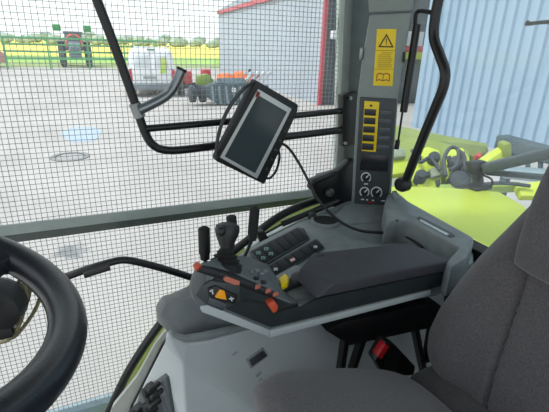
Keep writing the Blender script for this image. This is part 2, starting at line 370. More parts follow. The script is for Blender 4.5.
for k in range(3):
    m = MB(); bar(m, P(224+k*9, 82, Y=16.8), P(222+k*10, 108, Y=16.8).lerp(P(224+k*9, 82, Y=16.8), .3), .05); m.build('tine_arm', msil, t)
MB().tube([(6.4, 17, 0), (6.5, 17, .6), (6.6, 17, 1.2)], .06, 8).build('stand', mdk, t)
t = thing('rake', 'silver rake with raised tine arms leaning by the warehouse wall', 'rake', (7.3, 15.8, 0))
pl = PY(15.8)
for k in range(4):
    x = 249+k*6; m = MB(); bar(m, P(x-6, 85, Y=15.8), P(x+3, 72, Y=15.8), .16, .08); m.build('tine_arm', msil, t)
m = MB(); bar(m, P(244, 73, Y=15.85), P(272, 74, Y=15.85), .08); m.build('crossbar', msil, t)
m = MB(); bar(m, P(240, 85, Y=15.8), P(268, 87, Y=15.8), .12); m.build('beam', mdk, t)
for x in (246, 264):
    p = P(x, 86, Y=15.8); m = MB(); bar(m, p, (p.x, p.y, 0), .08); m.build('stand', mdk, t)
t = thing('seed_drill', 'small red machine beside the van, left of the grey mower', 'farm machine', (5.0, 18.6, 0))
pl = PY(18.6)
for x0, x1, y0 in ((183, 192, 72), (203, 211, 70)): slab('hopper', pl, [(x0, y0), (x1, y0-1), (x1+1, y0+12), (x0+1, y0+13)], .5, mred, t, 0, .05)
slab('frame', pl, [(180, 84), (212, 82), (212, 87), (180, 89)], .4, mdk, t, .02, .02)
for x in (181, 197): MB().lathe(P(x, 91, Y=18.5)-V((.12, 0, 0)), (1, 0, 0), [(.1, 0), (.34, .03), (.34, .21), (.1, .24)], 16).build('wheel', mdk, t)

# ------------------------------------------------ rear of the vehicle and the lime mower behind it
hz = 1.45; pl = PZ(hz)
t = thing('engine_hood', 'flat lime green body panel just outside the rear window', 'vehicle body', (1.6, 1.4, 1.1))
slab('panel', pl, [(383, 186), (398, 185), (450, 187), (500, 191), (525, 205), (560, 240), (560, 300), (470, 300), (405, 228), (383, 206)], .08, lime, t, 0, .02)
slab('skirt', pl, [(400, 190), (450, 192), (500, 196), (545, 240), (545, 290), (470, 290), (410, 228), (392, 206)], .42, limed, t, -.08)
# bracket with arm on the panel
t = thing('lamp_bracket', 'black clamp bracket and long arm standing on the lime panel', 'bracket', on(pl, 478, 190))
s_ = PY(1.64)
MB().box(on(pl, 477, 188)+V((0, 0, .01)), (.13, .1, .02)).build('foot', blackp, t, .005)
slab('clamp', s_, [(471, 163), (487, 161), (489, 172), (484, 176), (485, 187), (479, 188), (478, 177), (472, 175)], .05, blackp, t, 0, .008)
armm = mat('arm_grey', '#3d474c', .5)
m = MB(); bar(m, on(s_, 482, 169), on(PY(1.35), 570, 148), .05, .06); m.build('arm', armm, t, .01)
m = MB(); bar(m, on(s_, 486, 172), on(PY(1.4), 575, 180), .03, .035); m.build('brace', armm, t, .008)
m = MB(); m.tube([on(s_, 483, 175, .03), on(s_, 492, 180, .03), on(s_, 490, 188, .02), on(s_, 482, 190, .0)], .006, 8); m.build('hose', rubber, t)
# lime mower behind
t = thing('front_mower', 'lime green mower with dark hydraulics in front of the blue hall', 'mower', (3.3, 3.0, 0))
def on_d(x, y, d): return P(x, y, d=d)
cov = P3(on_d(395, 124, 4.5), on_d(495, 142, 4.2), on_d(420, 150, 3.9))
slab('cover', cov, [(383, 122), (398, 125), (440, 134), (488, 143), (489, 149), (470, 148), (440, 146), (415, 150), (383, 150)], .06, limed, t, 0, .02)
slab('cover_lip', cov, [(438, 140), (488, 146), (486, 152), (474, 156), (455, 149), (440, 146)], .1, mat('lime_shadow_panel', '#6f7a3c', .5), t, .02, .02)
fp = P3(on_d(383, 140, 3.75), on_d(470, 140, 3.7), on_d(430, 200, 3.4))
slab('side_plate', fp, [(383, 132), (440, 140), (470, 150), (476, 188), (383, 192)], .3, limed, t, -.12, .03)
for pts in ([(412, 152), (428, 146), (440, 150), (442, 186), (424, 190), (412, 178)], [(446, 150), (463, 147), (470, 158), (462, 186), (448, 184)], [(383, 160), (408, 156), (410, 172), (383, 176)]):
    slab('frame_plate', fp, pts, .08, lime, t, -.02, .015)
for x, y, r in ((458, 182, .085), (455, 165, .06), (433, 160, .05), (466, 172, .05), (420, 178, .05)):
    MB().lathe(on(fp, x, y, 0), fp[1], [(r*.6, -.06), (r, -.05), (r, .05), (r*.8, .07), (r*.3, .075)], 18).build('hub', mdk, t)
MB().lathe(on(fp, 478, 157, .06), fp[1], [(.02, -.05), (.03, 0), (.02, .03)], 12).build('reflector', mred, t)
m = MB(); bar(m, on(fp, 472, 172, .1), on(fp, 506, 150, .16), .1, .1); m.build('cylinder', lime, t, .03)
m = MB(); bar(m, on(fp, 500, 150, .19), on(fp, 509, 148, .2), .13, .13); m.build('cylinder_cap', limed, t, .03)
for pts in ([(446, 176), (444, 160), (450, 148), (458, 150), (457, 164), (450, 170)], [(458, 150), (464, 156), (466, 168), (474, 178)], [(412, 150), (420, 162), (430, 158), (440, 170)], [(470, 186), (500, 183), (530, 186)]):
    MB().tube([on(fp, x, y, .08) for x, y in pts], .016, 8).build('hose', mdk, t)
for pts in ([(386, 150), (404, 147), (406, 156), (388, 158)], [(392, 178), (410, 175), (409, 188), (391, 188)], [(430, 168), (441, 166), (443, 174), (432, 177)]):
    slab('grey_bracket', fp, pts, .05, mat('bracket_grey', '#8d9580', .6), t, .03, .01)
for x, y, w in ((416, 154, 5), (425, 172, 4), (447, 156, 4), (460, 152, 5), (451, 172, 4), (436, 180, 4)):
    slab('slot_cover', fp, [(x, y), (x+w, y-1), (x+w+1, y+4), (x+1, y+5)], .03, mdk, t, .01, .004)
slab('rail', fp, [(440, 184), (520, 181), (520, 186), (440, 190)], .1, mlime, t, .02, .01)
slab('end_plate', fp, [(516, 184), (540, 180), (556, 186), (556, 196), (522, 196)], .08, lime, t, .04, .02)
m = MB(); bar(m, on_d(430, 190, 3.7), V((3.4, 3.0, 0.0)), .12); m.build('stand', mdk, t)
t = thing('mower_bar', 'dark grey machine beam with teeth in front of the blue hall, at right', 'implement', (4.5, 3.2, 0))
dk = mat('beam_dark', '#4b5a60', .6)
a, b_ = on_d(500, 141, 5.0), on_d(575, 162, 4.3)
m = MB(); bar(m, a, b_, .2, .16); m.build('beam', dk, t, .02)
for k in range(6):
    p = a.lerp(b_, k/6+.08); m = MB(); bar(m, p, p+V((-.1, -.12, -.2)), .04); m.build('tooth', dk, t)
m = MB(); bar(m, on_d(505, 172, 4.6), on_d(575, 178, 4.2), .25, .1); m.build('lower_beam', mat('beam_pale', '#8a9aa2', .6), t, .02)
for k in (.2, .8):
    p = a.lerp(b_, k); m = MB(); bar(m, p, (p.x, p.y, 0), .08); m.build('stand', dk, t)

# ================================================================== CAB SHELL
cab = mat('cab_paint', '#8b938f', .5)
struct(MB().box((.06, .35, .72), (1.75, 1.9, .06)).build('floor', rubber, smooth=False))
struct(MB().box((.05, .4, 2.84), (1.9, 1.95, .06)).build('ceiling', mat('headliner', '#8a8d8a', .9), smooth=False))
struct(MB().box((.99, .1, 1.2), (.05, 1.9, .95)).build('wall_rear', rubber, smooth=False))
GY = 1.34
w1 = struct(MB().box((.02, GY, 1.75), (1.74, .005, 2.05)).build('window_1', glassmat('side_glass', (.97, .98, .975, 1), .02, .02), smooth=False))
w2 = struct(MB().box((.985, .42, 2.26), (.005, 1.46, 1.13)).build('window_2', glassmat('rear_glass', (.95, .98, .97, 1), .03, .07), smooth=False))
# window frame tube along the curved lower edge
fpth = [(96, 440), (110, 410), (126, 376), (145, 345), (165, 318), (190, 291), (218, 264), (248, 240), (280, 216), (312, 202), (350, 193)]
MB().tube([P(x, y, Y=1.29) for x, y in fpth], .0155, 12).build('window_frame', black, w1)
# lime outer body following the curve, below the window
inner = [(128, 440), (143, 400), (160, 365), (180, 335), (205, 305), (236, 276), (262, 254), (292, 232), (322, 218), (356, 206)]
oy = 1.36
bd = MB()
rings = []
for (x, y), (x2, y2) in zip([(100, 440), (114, 405), (132, 370), (152, 338), (176, 309), (205, 280), (240, 249), (272, 225), (305, 207), (350, 195)], inner):
    a = P(x, y, Y=oy); c = P(x2, y2, Y=oy-.02); rings.append([a, c, c+V((.03, .06, -.06)), a+V((.03, .06, -.06))])
tag(bd.loft(rings).build('fender', mat('lime_fender', '#d6e878', .45, var=.06)), 'curved pale lime outer body edge below the side window', 'vehicle body')
# sill strips
def strip(name, path, dx, w, y, m, th=.03):
    rings = []
    for x, yy in path:
        a = P(x+dx, yy+dx*.4, Y=y); c = P(x+dx+w, yy+(dx+w)*.4, Y=y); n = V((0, .0, 0))
        rings.append([a, c, c+V((0, th, 0)), a+V((0, th, 0))])
    return struct(MB().loft(rings).build(name, m, bevel=0))
def strip2(name, L_, R__, y, m, th=.03):
    rings = []
    for p_, q_ in zip(L_, R__):
        a, c = P(*p_, Y=y), P(*q_, Y=y); rings.append([a, c, c+V((.01, th, 0)), a+V((.01, th, 0))])
    return struct(MB().loft(rings).build(name, m))
strip2('trim_1', [(100, 440), (112, 408), (137, 377), (154, 346), (172, 322)], [(122, 440), (131, 408), (145.5, 379), (162, 346), (182, 322)], 1.25, cream)
strip2('trim_2', [(121, 440), (130, 408), (145, 379), (161.5, 346), (181, 322)], [(125, 440), (134, 408), (148.5, 379), (165, 346), (185, 322)], 1.235, black)
strip2('trim_3', [(124, 440), (133, 408), (148, 379), (164.5, 346), (184, 322)], [(128, 440), (137, 408), (152, 379), (170, 346), (192, 322)], 1.22, cream)
strip('trim_4', [(246, 250), (268, 236), (300, 220), (332, 207)], 0, 4, 1.16, mat('silver_trim', '#b9beba', .3, .3), .02)
# steel pillar behind the trim, at the rear right corner
struct(MB().prism([P(x, y, Y=1.27) for x, y in [(354, -30), (372, -30), (368, 210), (340, 210), (348, 100)]], (0, .05, 0)).build('trim_5', mat('corner_post', '#48524f', .5), bevel=.004))

# ================================================================== GUARD
g = thing('window_guard', 'fine wire mesh guard outside the side window with a grey crossbar', 'window guard', (.05, 1.45, .74))
x0, x1, z0, z1 = -.86, P(343, 60, Y=1.45).x, .80, 2.8
m = MB(); sp_ = .0166; wr = .0008
n = int((x1-x0)/sp_)
for i in range(n+1):
    x = x0+i*sp_; m.box((x, 1.45, (z0+z1)/2), (2*wr, 2*wr, z1-z0))
n = int((z1-z0)/sp_)
for i in range(n+1):
    z = z0+i*sp_; m.box(((x0+x1)/2, 1.45+2*wr, z), (x1-x0, 2*wr, 2*wr))
m.build('wire_mesh', wirem, g, smooth=False)
def barring(x, y0, y1): return [P(x, y0, Y=1.425), P(x, y1, Y=1.40), P(x, y1, Y=1.40)+V((0, .03, -.004)), P(x, y0, Y=1.425)+V((0, .012, 0))]
MB().loft([barring(-200, 250, 262), barring(336, 187, 194)]).build('crossbar', barm, g, .002)
def shadering(x, y0, y1): return [P(x, y0, Y=1.402), P(x, y1, Y=1.415), P(x, y1, Y=1.415)+V((0, .02, 0)), P(x, y0, Y=1.402)+V((0, .025, 0))]
MB().loft([shadering(-200, 262, 272), shadering(336, 194, 199)]).build('crossbar_shade', mat('shade_green', '#2f3c38', .6), g, .001)  # dark green strip paints the shaded lower face of the crossbar
m = MB(); MB(); m.prism([P(x, y, Y=1.43) for x, y in [(343, -30), (354, -30), (348, 190), (337, 190)]], (0, .04, 0)); m.build('post', galv, g, .003)
MB().box(((x0+x1)/2, 1.45, .78), (x1-x0, .05, .10)).build('lower_rail', mat('guard_rail_paint', '#8fa3ad', .5), g, .004)
MB().box((x0, 1.45, 1.8), (.04, .04, 2.1)).build('post', galv, g, .003)
MB().box(((x0+x1)/2, 1.45, 2.82), (x1-x0, .04, .04)).build('upper_rail', galv, g, .003)

# ================================================================== RAILS INSIDE THE WINDOW
ry = 1.25
t = thing('guard_rail', 'black bent tube guard rail across the side window, with two horizontal tubes', 'rail', P(150, 150, Y=ry))
MB().tube([P(x, y, Y=ry) for x, y in [(28, -200), (62, -100), (84, -38), (97, 0), (110, 34), (124, 72), (136, 106), (144, 130), (152, 144), (165, 150), (190, 149), (250, 141), (350, 129)]], .0125, 14).build('main_tube', black, t)
MB().tube([P(x, y, Y=ry) for x, y in [(142, 129), (200, 124), (270, 118), (350, 110)]], .0105, 14).build('cross_tube', black, t)
slab('bracket', PY(1.235), [(343, 95), (361, 92), (359, 144), (343, 147)], .035, black, t, 0, .003)
for x, y in ((350, 98), (345, 143)): MB().lathe(P(x, y, Y=1.23), (0, -1, 0), [(.006, 0), (.006, .006), (.003, .007)], 8).build('bolt', steel, t)
t = thing('pipe_holder', 'grey bent pipe stub clamped to the black guard rail', 'pipe', P(140, 110, Y=ry))
gun = mat('gunmetal', '#80868a', .28, .75)
MB().tube([P(x, y, Y=ry-.012) for x, y in [(139, 110), (150, 105), (163, 98), (171, 91), (177, 81), (182, 69)]], .0142, 16).build('tube', gun, t)
q0, q1 = P(182, 69, Y=ry-.012), P(177, 81, Y=ry-.012)
MB().lathe(q0, q0-q1, [(.0152, -.006), (.0152, .002), (.012, .002), (.012, -.004)], 16).build('end_cap', black, t)
a, c = P(134.5, 103, Y=ry), P(140, 117, Y=ry)
MB().tube([a, c], .0165, 16, 1).build('clamp', steel, t)

# grab rail at the lower left of the window
t = thing('grab_rail', 'black bent grab rod running from behind the steering wheel to the console', 'grab rail', P(120, 262, Y=1.1))
MB().tube([P(x, y, Y=1.1) for x, y in [(20, 292), (60, 279), (85, 270), (108, 263), (124, 260), (142, 263), (168, 270), (196, 279)]], .0105, 14).build('rod', black, t)
MB().tube([P(x, y, Y=1.09) for x, y in [(84, 275), (97, 271), (110, 267)]], .0095, 12).build('clip', blackp, t)
# gas strut of the side window
t = thing('side_gas_strut', 'black gas strut lying along the window edge above the rocker switches', 'gas strut', P(300, 220, Y=1.13))
MB().tube([P(282, 224, Y=1.13), P(338, 201, Y=1.13)], .0105, 14, 1).build('cylinder', black, t)
MB().tube([P(262, 235, Y=1.12), P(284, 223, Y=1.13)], .0042, 10, 1).build('rod', steel if False else blackp, t)
MB().prism([P(x, y, Y=1.11) for x, y in [(257, 233), (264, 231), (269, 238), (271, 246), (263, 248)]], (0, .025, 0)).build('end_fitting', blackp, t, .004)
# black latch bracket by the pillar foot
slb = PY(1.2)
t = thing('window_latch', 'black latch bracket at the corner between side window and grey pillar', 'latch', P(335, 200, Y=1.2))
slab('plate', slb, [(313, 186), (322, 176), (338, 172), (352, 160), (358, 160), (356, 212), (330, 212), (318, 200)], .04, black, t, 0, .006)
slab('lip', slb, [(310, 189), (313, 180), (336, 171), (338, 175), (318, 184), (315, 193)], .03, black, t, .02, .004)
MB().lathe(P(329, 192, Y=1.19), (0, -1, 0), [(.016, 0), (.016, .01), (.008, .02)], 14).build('pivot', dgrey, t)

# ================================================================== PILLAR WITH CONTROL PANEL
pp = P3(P(352, 200, Y=1.13), P(390, 205, Y=1.05), P(368, 0, Y=1.10))
t = thing('pillar_trim', 'grey corner pillar trim carrying the yellow warning sticker and button panel', 'pillar', P(372, 207, Y=1.09))
slab('lower_cover', pp, [(370, 14), (412, 12), (404, 60), (398, 100), (390, 211), (351, 208), (357, 100), (362, 60)], .035, pgrey, t, 0, .008)
slab('upper_cover', pp, [(367, -40), (417, -40), (413, 11), (369, 13)], .035, pgrey, t, .002, .006)
slab('side_clip', pp, [(360, 48), (363, 48), (362, 60), (359, 60)], .02, steel, t, .004, .002)
slab('side_clip', pp, [(403, 52), (406, 52), (405, 62), (402, 62)], .02, blackp, t, .004, .002)
# control panel
cpn = slab('control_panel', pp, [(360, 97), (397, 99), (388, 206), (354, 204)], .012, dgrey, t, .004, .003)
slab('button_border', pp, [(364.5, 101), (379.5, 102), (376, 152), (361.5, 151)], .004, yellow, cpn, .0065, .001)
MB().lathe(on(pp, 371, 105.5, .007), pp[1], [(.0035, 0), (.0035, .002), (.001, .002)], 12).build('indicator', blackp, cpn)
bk = mat('button_dark', '#22262a', .4)
bk2 = mat('button_grey', '#444c53', .4)
for k in range(5):
    y = 109+k*8.6; xs = 364.6-k*.62
    slab('button', pp, [(xs, y), (xs+11.5, y+.7), (xs+11.2, y+6.9), (xs-.4, y+6.2)], .004, bk, cpn, .010, .001)
    slab('button', pp, [(xs+15.2, y+1), (xs+27, y+1.7), (xs+26.7, y+7.4), (xs+14.8, y+6.8)], .004, bk2, cpn, .010, .001)
slab('display', pp, [(361, 154), (389, 156), (387.6, 172), (359.8, 170)], .003, mat('display_black', '#1c2024', .25), cpn, .007, .001)
def arc(mb, pl, cx, cy, r, a0, a1, w, off, th=.0012):
    n = 14; o = [(cx+math.cos(a)*r, cy+math.sin(a)*r) for a in [math.radians(a0+(a1-a0)*i/n) for i in range(n+1)]]
    i_ = [(cx+math.cos(a)*(r-w), cy+math.sin(a)*(r-w)) for a in [math.radians(a0+(a1-a0)*i/n) for i in range(n+1)]]
    for k in range(n): slabs(mb, pl, [o[k], o[k+1], i_[k+1], i_[k]], th, off)
for cx, cy, r, big in ((366, 177.5, 4.6, 0), (364.5, 192, 4.4, 0), (376.5, 192.5, 5.2, 1)):
    k = MB().lathe(on(pp, cx, cy, .006), pp[1], [(.013 if big else .010, 0), (.012 if big else .009, .01), (.004, .011)], 20).build('dial', blackp, cpn)
    m = MB(); arc(m, pp, cx, cy, r+.6, 130, 410, 1.0, .0072)
    m.build('scale', white, cpn)
    m = MB(); slabs(m, pp, [(cx-.4, cy), (cx+2.6, cy-3), (cx+3.2, cy-2.3), (cx+.4, cy+.6)], .001, .0185); m.build('pointer', white, k)
m = MB()
for x, y, w in ((361, 199, 3), (366, 199.4, 2), (372, 200, 2), (381, 200.4, 4), (364, 183.5, 4)): slabs(m, pp, [(x, y), (x+w, y), (x+w, y+1), (x, y+1)], .001, .0072)
m.build('print', white, cpn)
m = MB()
for x, w in ((367, 2.5), (370.2, 3)): slabs(m, pp, [(x, 202), (x+w, 202), (x+w, 203), (x, 203)], .001, .0072)
m.build('red_print', redm, cpn)
# warning sticker
st_ = slab('warning_sticker', pp, [(377, 29), (396.5, 29), (392.5, 86), (373, 85.5)], .0012, yellow, t, .0013)
ink = mat('sticker_ink', '#2a2410', .5); ink2 = mat('sticker_ink_light', '#a08a22', .6); ink3 = mat('sticker_red', '#9a5a1e', .6)
m = MB(); tri = [(386.6, 33.5), (393.8, 47.5), (378.2, 47.2)]; tri2 = [(386.5, 36.2), (391.7, 46.2), (380.4, 46)]
for k in range(3): slabs(m, pp, [tri[k], tri[(k+1) % 3], tri2[(k+1) % 3], tri2[k]], .0006, .0021)
slabs(m, pp, [(385.9, 38.4), (387, 38.4), (386.7, 43), (386, 43)], .0006, .0021); slabs(m, pp, [(385.9, 43.8), (386.8, 43.8), (386.8, 44.8), (385.8, 44.8)], .0006, .0021)
m.build('warning_triangle', ink, st_)
m = MB()
for k in range(8):
    y = 52.5+k*2; w = random.uniform(-2, 0)
    xl = 378.3-(y-52)*.07
    if k == 0: xl += 3; w = -3
    slabs(m, pp, [(xl, y), (xl+14.4+w, y), (xl+14.4+w, y+.75), (xl, y+.75)], .0006, .0021)
m.build('text_lines', ink2, st_)
m = MB()
for y in (50.2, 68.8): slabs(m, pp, [(375.5-(y-50)*.07, y), (394.9-(y-50)*.07, y), (394.9-(y-50)*.07, y+.6), (375.5-(y-50)*.07, y+.6)], .0006, .0021)
m.build('divider', ink2, st_)
m = MB()
bo = [(376.6, 74), (379.5, 72.6), (383.3, 73.6), (387, 72.8), (390.2, 74.3), (389.6, 81.6), (386.4, 80.4), (382.8, 81.3), (379, 80.2), (376, 81.4)]
bi = [(377.6, 74.9), (379.6, 73.9), (383.2, 74.8), (386.8, 74), (389.2, 75.2), (388.7, 80.3), (386.2, 79.2), (382.8, 80.1), (379.1, 79), (377, 80)]
for k in range(10): slabs(m, pp, [bo[k], bo[(k+1) % 10], bi[(k+1) % 10], bi[k]], .0006, .0021)
slabs(m, pp, [(382.9, 74.5), (383.6, 74.5), (383.2, 80.5), (382.5, 80.5)], .0006, .0021)
m.build('book_symbol', ink3, st_)

# rear window handle tube and its gas strut
rx = .945
t = thing('window_bar', 'thick black bent handle tube at the rear window, right of the strut', 'handle', P(405, 183, X=rx))
MB().tube([P(x, y, X=rx) for x, y in [(446, -40), (440, -8), (435, 18), (434, 38), (440, 56), (445, 72), (443, 88), (436, 106), (422, 140), (405, 183)]], .0145, 16).build('tube', black, t)
q = P(404, 184, X=rx); MB().lathe(q+V((-.012, 0, .0)), (-1, 0, 0), [(.012, -.03), (.024, -.024), (.026, 0), (.02, .012), (.008, .014)], 18).build('end_boss', blackp, t)
t = thing('rear_gas_strut', 'black gas strut hanging beside the grey pillar at the rear window', 'gas strut', P(397, 146, X=.93))
MB().tube([P(417, 24, X=.93), P(403.5, 112, X=.93)], .0118, 14, 1).build('cylinder', black, t)
MB().tube([P(402.5, 112, X=.93), P(398, 142, X=.93)], .0035, 10, 1).build('rod', blackp, t)
MB().tube([P(398, 140, X=.93), P(396.6, 149, X=.93)], .0075, 12, 1).build('lower_fitting', blackp, t)
MB().tube([P(415, 26, X=.93), P(416, 14, X=.93), P(421, 11, X=.935), P(434, 13, X=.945)], .0065, 12).build('upper_fitting', blackp, t)
t = thing('wiper_arm', 'short dark wiper arm at the top right of the rear window', 'wiper', P(535, 22, X=.995))
MB().tube([P(526, 24, X=.995), P(540, 22.5, X=.995), P(575, 20, X=.995)], .0045, 8, 1).build('arm', blackp, t)
MB().tube([P(527, 21.5, X=.995), P(531, 24.5, X=.995)], .004, 8, 1).build('tip', blackp, t)

# ================================================================== SIDE CONSOLE
t = thing('side_console', 'light grey side console with rocker switches, cup holder and storage tray', 'console', (.5, .9, .76))
def surf(name, polys, m, th=.02, bevel=0):
    mb = MB()
    bm = bmesh.new()
    for pl_ in polys: bm.faces.new([bm.verts.new((on(sideP, q[0], q[1]) if q[2] is None else on(skp, q[0], q[1]) if q[2] == 'S' else P(q[0], q[1], Y=q[2]))-root_loc(t)) for q in pl_])
    bmesh.ops.remove_doubles(bm, verts=bm.verts, dist=.0005); bmesh.ops.recalc_face_normals(bm, faces=bm.faces)
    bmesh.ops.triangulate(bm, faces=[f for f in bm.faces if len(f.verts) > 4])
    me = bpy.data.meshes.new(name); bm.to_mesh(me); bm.free(); me.materials.append(m)
    o = bpy.data.objects.new(name, me); COL.objects.link(o); o.parent = t
    md = o.modifiers.new('thickness', 'SOLIDIFY'); md.thickness = th; md.offset = 0
    bv = o.modifiers.new('edges', 'BEVEL'); bv.width = .006; bv.segments = 3; bv.limit_method = 'ANGLE'; bv.angle_limit = math.radians(12)
    for p in me.polygons: p.use_smooth = False
    return o
sideP = P3(P(252, 408, Y=.72), P(340, 300, Y=.78), P(420, 440, Y=.70))
f1, f2, f3, f4, f5 = (168, 331, None), (184, 362, None), (209, 369, None), (252, 408, None), (262, 470, None)
skp = P3(on(sideP, 184, 362), P(147, 381, Y=.92), P(190, 450, Y=.76))
surf('side_panel', [
    [f1, (186, 341, None), (210, 338, None), (254, 326, None), (340, 300, None), (330, 470, None), f5, f4, f3, f2],
    [(340, 300, None), (470, 262, None), (490, 440, None), (330, 470, None)],
    [f1, f2, (190, 450, 'S'), (121, 441, 'S'), (130, 420, 'S'), (147, 381, 'S'), (168, 340, 'S')],
    [f2, f3, f4, (190, 450, 'S')],
    [f4, f5, (190, 450, 'S')]], lgrey)
dz = 1.662; dp = PZ(dz)
slab('deck', dp, [(206, 288), (222, 268), (246, 248), (298, 222), (330, 208), (352, 198), (396, 200), (474, 248), (474, 262), (440, 280), (330, 296)], .05, mgrey, t, 0, .008)
slab('ledge', PZ(1.735), [(384, 204), (388, 193), (396, 190), (409, 201), (474, 237), (474, 240), (467, 257), (452, 267), (445, 262), (459, 247), (409, 221), (398, 219), (386, 222)], .085, mgrey, t, 0, .008)
surf('pillar_foot', [[(349, 204, 1.14), (392, 207, 1.06), (398, 222, .98), (345, 226, 1.02)], [(349, 204, 1.14), (345, 226, 1.02), (330, 222, 1.07), (338, 212, 1.13)], [(392, 207, 1.06), (394, 190, 1.02), (406, 218, .96), (398, 222, .98)]], mgrey, .02)
lp = PZ(1.737)
slab('groove', lp, [(417, 217), (420, 216), (453, 233), (455, 236), (450, 237), (420, 220)], .004, dgrey, t, 0, .001)
slab('glint_strip', lp, [(421, 219), (449, 234), (447, 235.5), (419, 220.5)], .004, mat('chrome_strip', '#c0c4c2', .2, .8), t, .0008)
MB().lathe(on(lp, 397, 228-7, 0), (0, 0, 1), [(.004, 0), (.004, .003), (.002, .003)], 10).build('screw', blackp, t)
slab('tray_slot', dp, [(409, 238), (415, 239), (441, 254), (439, 258), (432, 257), (410, 244)], .004, blackp, t, .004, .001)
# cup holder
cc = on(dp, 325.5, 222, .0)
MB().lathe(cc, (0, 0, 1), [(.050, -.02), (.050, .004), (.047, .009), (.041, .009), (.040, .0), (.039, -.02)], 28).build('cup_holder', mgrey, t)
MB().lathe(cc, (0, 0, 1), [(.001, .0035), (.0405, .0035), (.0405, .0055), (.001, .0055)], 24).build('cup_well', mat('well_black', '#08090a', .8), t)
MB().lathe(on(dp, 312, 218, .0), (0, 0, 1), [(.014, 0), (.014, .012), (.012, .018), (.004, .019)], 16).build('knob', blackp, t)
# rocker switch rows
sd = slab('switch_panel', dp, [(249, 251), (297, 226.5), (304, 228), (310, 238), (264, 265.5), (259, 264)], .01, dgrey, t, .006, .003)
def lerp2(a, b, k): return (a[0]+(b[0]-a[0])*k, a[1]+(b[1]-a[1])*k)
swm = mat('switch_dark', '#15191d', .6, spec=.25)
def rockers(parent, tl, tr, br, bl_, n, w0=.025):
    out = []
    for k in range(n):
        q = [lerp2(tl, tr, (k+w0)/n), lerp2(tl, tr, (k+1-w0)/n), lerp2(bl_, br, (k+1-w0)/n), lerp2(bl_, br, (k+w0)/n)]
        o = slab('rocker_switch', dp, q, .006, swm, parent, .008, .0012)
        cx = sum(p[0] for p in q)/4; cy = sum(p[1] for p in q)/4; out.append((o, cx, cy, q))
    return out
def icon(parent, cx, cy, m, s=1.0, off=.0086):
    mb = MB()
    for dx, dy, w, h in ((-1.4, -.9, 2.8, .6), (-1.4, -.3, .6, 1.4), (.8, -.3, .6, 1.4), (-.4, .1, .8, .8)): 
        slabs(mb, dp, [(cx+dx*s, cy+dy*s), (cx+(dx+w)*s, cy+dy*s), (cx+(dx+w)*s, cy+(dy+h)*s), (cx+dx*s, cy+(dy+h)*s)], .0006, off)
    mb.build('symbol', m, parent)
r1 = rockers(sd, (251, 251), (298, 227.5), (308.5, 237.5), (263, 263.5), 6)
for k in (0, 1):
    o, cx, cy, q = r1[k]
    for f in (.3, .7): a = lerp2(lerp2(q[0], q[1], .5), lerp2(q[2], q[3], .5), f); icon(o, a[0], a[1], greenp, 1.5)
sd2 = slab('switch_panel', dp, [(265, 266), (315, 238.5), (318, 239), (325, 247), (276, 275.5), (273, 274)], .01, dgrey, t, .006, .003)
r2_ = rockers(sd2, (267, 266.5), (315.5, 239.8), (323.5, 247), (275, 274), 6)
icon(r2_[0][0], r2_[0][1]+.6, r2_[0][2]+1, white, 1.3); icon(r2_[5][0], r2_[5][1], r2_[5][2]+1, white, 1.2)
o, cx, cy, q = r2_[2]
slab('indicator', dp, [(cx-1.5, cy+.4), (cx+2.6, cy-1.6), (cx+4.2, cy+.6), (cx+.2, cy+2.8)], .001, pink, o, .0086)
# dark shroud at the front end of the console
nose = MB()
prof = [(152, 302), (156, 292), (167, 287), (186, 286), (205, 292)]
low = [(153, 318), (160, 330), (178, 340), (200, 338), (246, 326)]
R0 = [P(156, 305, Y=1.04), P(162, 296, Y=1.04), P(172, 293, Y=1.05), P(196, 282, Y=1.05), P(196, 310, Y=1.05), P(180, 330, Y=1.05), P(157, 319, Y=1.04)]
R1 = [P(156, 308, Y=.98), P(163, 299, Y=.98), P(174, 297, Y=.97), P(205, 288, Y=.93), P(206, 312, Y=.93), P(180, 334, Y=.93), P(158, 323, Y=.98)]
R2_ = [P(161, 314, Y=.90), P(165, 305, Y=.90), P(176, 300, Y=.89), P(212, 296, Y=.83), P(214, 316, Y=.83), P(184, 337, Y=.86), P(168, 332, Y=.90)]
R3 = [P(176, 331, Y=.85), P(178, 327, Y=.85), P(188, 321, Y=.83), P(244, 318, Y=.77), P(250, 326, Y=.76), P(200, 336, Y=.80), P(182, 338, Y=.84)]
nose.loft([R0, R1, R2_, R3]).build('front_shroud', shroud, t, .006, seg=3)
slab('shroud_lip', (sideP[0]+sideP[1]*.008, sideP[1]), [(172, 334), (186, 338), (206, 335), (252, 324), (254, 328), (210, 340), (186, 343), (172, 338)], .02, mgrey, t, 0, .004)
# small label plate and scuffs on the side panel
slab('vent_plate', sideP, [(246, 360), (263, 348), (268, 356), (251, 369)], .012, mgrey, t, .013, .001)
slab('vent_slot', sideP, [(249, 360), (263, 350.5), (267, 356), (252, 366.5)], .012, mat('slot_dark', '#2e3335', .6), t, .0138, .0005)
for p_ in ([(232, 355), (237, 351), (238, 352), (233, 356)], [(256, 375), (261, 371), (262, 373), (257, 378)], [(258, 381), (262, 378), (262, 380)]): slab('scuff_mark', sideP, p_, .004, mat('scuff', '#7d8588', .8), t, .0105)
